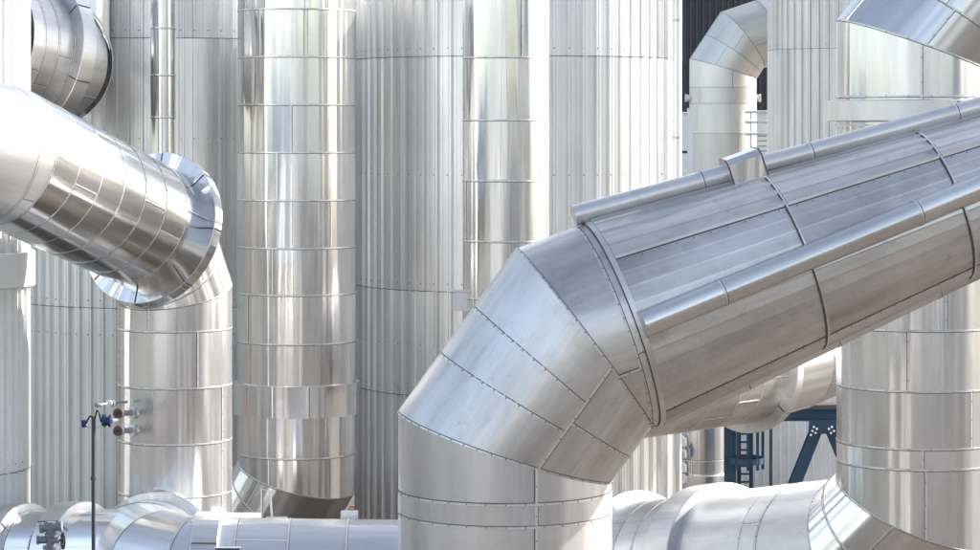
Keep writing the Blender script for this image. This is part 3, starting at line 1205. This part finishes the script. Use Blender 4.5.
# ================================================================== SMALL FITTINGS AT BOTTOM LEFT
pd_ = 24.0
bx = P(93.5, 0, pd_).x
t = thing('sample_post', 'thin dark post carrying a blue sampling valve, in front of the corrugated wall', 'post', V((bx, pd_, 0)))
mb = MB()
mb.rod(V((bx, pd_, 0)), P(93.5, 418, pd_), .018, 'pole', 14)
mb.rod(V((bx, pd_, 0)), V((bx, pd_, .02)), .1, 'pole', 18)
mb.rod(P(93.5, 480, pd_), P(93.5, 477, pd_), .028, 'pole', 14)
mb.build('pole', t)
mb = MB()
c = P(106, 421, pd_)
mb.rod(P(102, 421.5, pd_), P(111, 421, pd_), .042, 'bluevalve', 16)
mb.rod(P(104, 421, pd_), P(105.5, 421, pd_), .058, 'bluevalve', 16)
mb.rod(P(109, 421, pd_), P(111, 421, pd_), .058, 'bluevalve', 16)
mb.rod(P(104, 421, pd_), P(104, 414.5, pd_), .02, 'bluevalve', 10)
mb.rod(P(111, 421, pd_), P(119, 420, 26.3), .018, 'grey', 10)
mb.build('valve', t)
mb = MB()
mb.rod(P(82, 424, pd_), P(86, 423.5, pd_), .035, 'bluevalve', 12)
mb.rod(P(83, 426, pd_), P(86, 421, pd_), .02, 'bluevalve', 12)
mb.build('handle', t)
mb = MB()
def arcpts(x0, y0, x1, y1, h, n_=10):
    out = []
    for k in range(n_ + 1):
        f = k / n_
        out.append(P(x0 + (x1 - x0) * f, y0 + (y1 - y0) * f - h * math.sin(PI * f), pd_))
    return out
mb.polytube(arcpts(86, 424, 94, 419, 5), .008, 'black')
mb.polytube(arcpts(94, 423, 101, 422, 12), .008, 'black')
mb.polytube(arcpts(86, 425, 102, 424, -4), .008, 'lip')
mb.build('hose', t)

vd = 24.2
t = thing('gate_valve', 'grey valve with horizontal cylinders before the low white collared pipe', 'valve', P(52, 560, vd))
mb = MB()
mb.rod(P(40, 528, vd), P(62, 526, vd), .042, 'grey', 18)
mb.rod(P(40, 528, vd), P(43, 527.7, vd), .05, 'grey', 18)
mb.rod(P(59, 526.3, vd), P(62, 526, vd), .05, 'grey', 18)
mb.build('actuator', t)
mb = MB()
mb.rod(P(51, 522, vd), P(51, 560, vd), .042, 'grey', 18)
mb.rod(P(51, 533, vd), P(51, 536, vd), .058, 'grey', 18)
mb.rod(P(51, 546, vd), P(51, 549, vd), .075, 'grey', 18)
mb.rod(V((P(51, 560, vd).x, vd, 0)), P(51, 560, vd), .05, 'grey', 16)
mb.build('body', t)
mb = MB()
mb.rod(P(38, 540, vd), P(47, 540, vd), .035, 'grey', 16)
mb.rod(P(37, 540, vd), P(39, 540, vd), .042, 'grey', 16)
mb.rod(P(51, 541, vd), P(60, 540, vd - .05), .028, 'grey', 16)
mb.build('gearbox', t)
mb = MB()
c = P(63, 541, vd - .1)
hw_ = [c + V((.25 * math.cos(k * PI / 8), -.2 * math.cos(k * PI / 8), math.sin(k * PI / 8))) * .075 for k in range(17)]
mb.polytube(hw_, .009, 'pole')
mb.rod(c, P(60, 540, vd - .05), .012, 'pole', 8)
mb.rod(hw_[0], hw_[8], .007, 'pole', 6)
mb.rod(hw_[4], hw_[12], .007, 'pole', 6)
mb.build('handwheel', t)

t = thing('small_valve', 'small blue cap poking up behind the low white pipe', 'valve', P(78, 520, 26.8))
mb = MB()
rows = []
c = P(79, 518, 26.8)
for k in range(5):
    a = k / 4 * PI / 2 * .95
    rows.append([c + V((math.cos(j * PI / 8) * .09 * math.cos(a), math.sin(j * PI / 8) * .09 * math.cos(a), .02 + .07 * math.sin(a))) for j in range(16)])
mb.grid([[V((p.x, p.y, c.z - .12)) for p in rows[0]]] + rows, 'bluevalve', None, True, True)
mb.quad(rows[-1], 'bluevalve')
mb.build('cap', t)

# ================================================================== ADDED SHEDS BEHIND THE CAMERA (unseen, there for the metal to mirror)
def shed(label, x0, x1, y, z, mat, doors, depth=9.0):
    t = thing('unseen_reflected_building', label, 'building', V(((x0 + x1) / 2, y, 0)), 'unseen buildings added for reflections')
    mb = MB()
    n_ = int((x1 - x0) / .5)
    top, bot = [], []
    for k in range(n_):
        for f, h in ((0, 0), (.6, 0), (.68, .05), (.92, .05)):
            x = x0 + (x1 - x0) * (k + f) / n_
            bot.append(V((x, y + h, 0)))
            top.append(V((x, y + h, z)))
    bot.append(V((x1, y, 0)))
    top.append(V((x1, y, z)))
    mb.grid([bot, top], mat, None, False)
    mb.box(V(((x0 + x1) / 2, y - depth / 2 - .05, z / 2)), V(((x1 - x0) / 2, 0, 0)), V((0, depth / 2 - .05, 0)), V((0, 0, z / 2 - .02)), mat)
    mb.build('wall', t)
    mb = MB()
    mb.box(V(((x0 + x1) / 2, y - depth / 2, z + .12)), V(((x1 - x0) / 2 + .3, 0, 0)), V((0, depth / 2 + .3, 0)), V((0, 0, .1)), 'grey')
    mb.build('roof', t)
    for dx, dw, dz0, dz1, dm in doors:
        mb = MB()
        mb.box(V((x0 + dx + dw / 2, y + .08, (dz0 + dz1) / 2)), V((dw / 2, 0, 0)), V((0, .06, 0)), V((0, 0, (dz1 - dz0) / 2)), dm)
        mb.build('door' if dz0 < .1 else 'window', t)


shed('unseen long white shed with dark doors, added for reflections', -34, -9, -17, 9, 'white', [(3, 3, 0, 4.5, 'darkwall'), (9, 1.4, 0, 8, 'black'), (15, 4, 5, 7, 'darkwall'), (20, 2.2, 0, 8.4, 'grey')])
shed('unseen pale shed with tall black doors, added for reflections', -6.5, 9, -19, 11, 'white', [(1, .8, 0, 10, 'black'), (4.4, 2.4, 0, 5, 'blue'), (9, .7, 0, 10.4, 'black'), (11.5, 2.5, 5, 8, 'darkwall')])
shed('unseen low concrete shed added for reflections', 11, 30, -16, 7, 'concrete', [(2, 3, 0, 4.5, 'white'), (8, 1, 0, 6.6, 'black'), (13, 4, 0, 5, 'white')])
shed('unseen tall concrete hall added for reflections', 36, 60, -8, 13, 'concrete', [(3, 3, 0, 6, 'darkwall'), (10, 2, 0, 12, 'grey')])

# ================================================================== LIGHT
SUN_TO = V((.927, .375, .0)).normalized()
ELEV = R_(29.5)
sun_dir = V((SUN_TO.x * math.cos(ELEV), SUN_TO.y * math.cos(ELEV), math.sin(ELEV)))
sl = bpy.data.lights.new('sun', 'SUN')
sl.energy = 4.7
sl.angle = R_(.53)
sl.color = (1, .975, .94)
so = bpy.data.objects.new('sun', sl)
COL.objects.link(so)
so.rotation_euler = (-sun_dir).to_track_quat('-Z', 'Y').to_euler()
so.location = (30, -10, 40)

w = bpy.data.worlds.new('World')
sc.world = w
w.use_nodes = True
nt = w.node_tree
bg = nt.nodes['Background']
sky = nt.nodes.new('ShaderNodeTexSky')
sky.sky_type = 'NISHITA'
sky.sun_disc = False
sky.sun_elevation = ELEV
sky.sun_rotation = math.atan2(sun_dir.x, sun_dir.y)
sky.air_density = 1.0
sky.dust_density = 1.0
hs = nt.nodes.new('ShaderNodeHueSaturation')       # thin white haze: a paler sky
hs.inputs['Saturation'].default_value = .68
nt.links.new(sky.outputs['Color'], hs.inputs['Color'])
nt.links.new(hs.outputs['Color'], bg.inputs['Color'])
bg.inputs['Strength'].default_value = .15

cam = bpy.data.cameras.new('camera')
co = bpy.data.objects.new('camera', cam)
COL.objects.link(co)
co.location = (0, 0, HC)
co.rotation_euler = (R_(90), 0, 0)
cam.sensor_fit = 'HORIZONTAL'
cam.sensor_width = 36
cam.lens = 36 * F_PX / 980
cam.shift_y = -(275 - YH) / 980
cam.clip_end = 6000
cam.clip_start = .1
sc.camera = co

for o in list(COL.objects):
    if '_org' in o:
        del o['_org']

sc.view_settings.view_transform = 'Standard'
sc.view_settings.look = 'None'
sc.view_settings.exposure = 1.1
sc.view_settings.gamma = 1
sc.view_settings.use_curve_mapping = False
sc.render.engine = 'CYCLES'
sc.cycles.use_denoising = True
sc.cycles.max_bounces = 10
sc.cycles.glossy_bounces = 6
sc.cycles.sample_clamp_indirect = 6
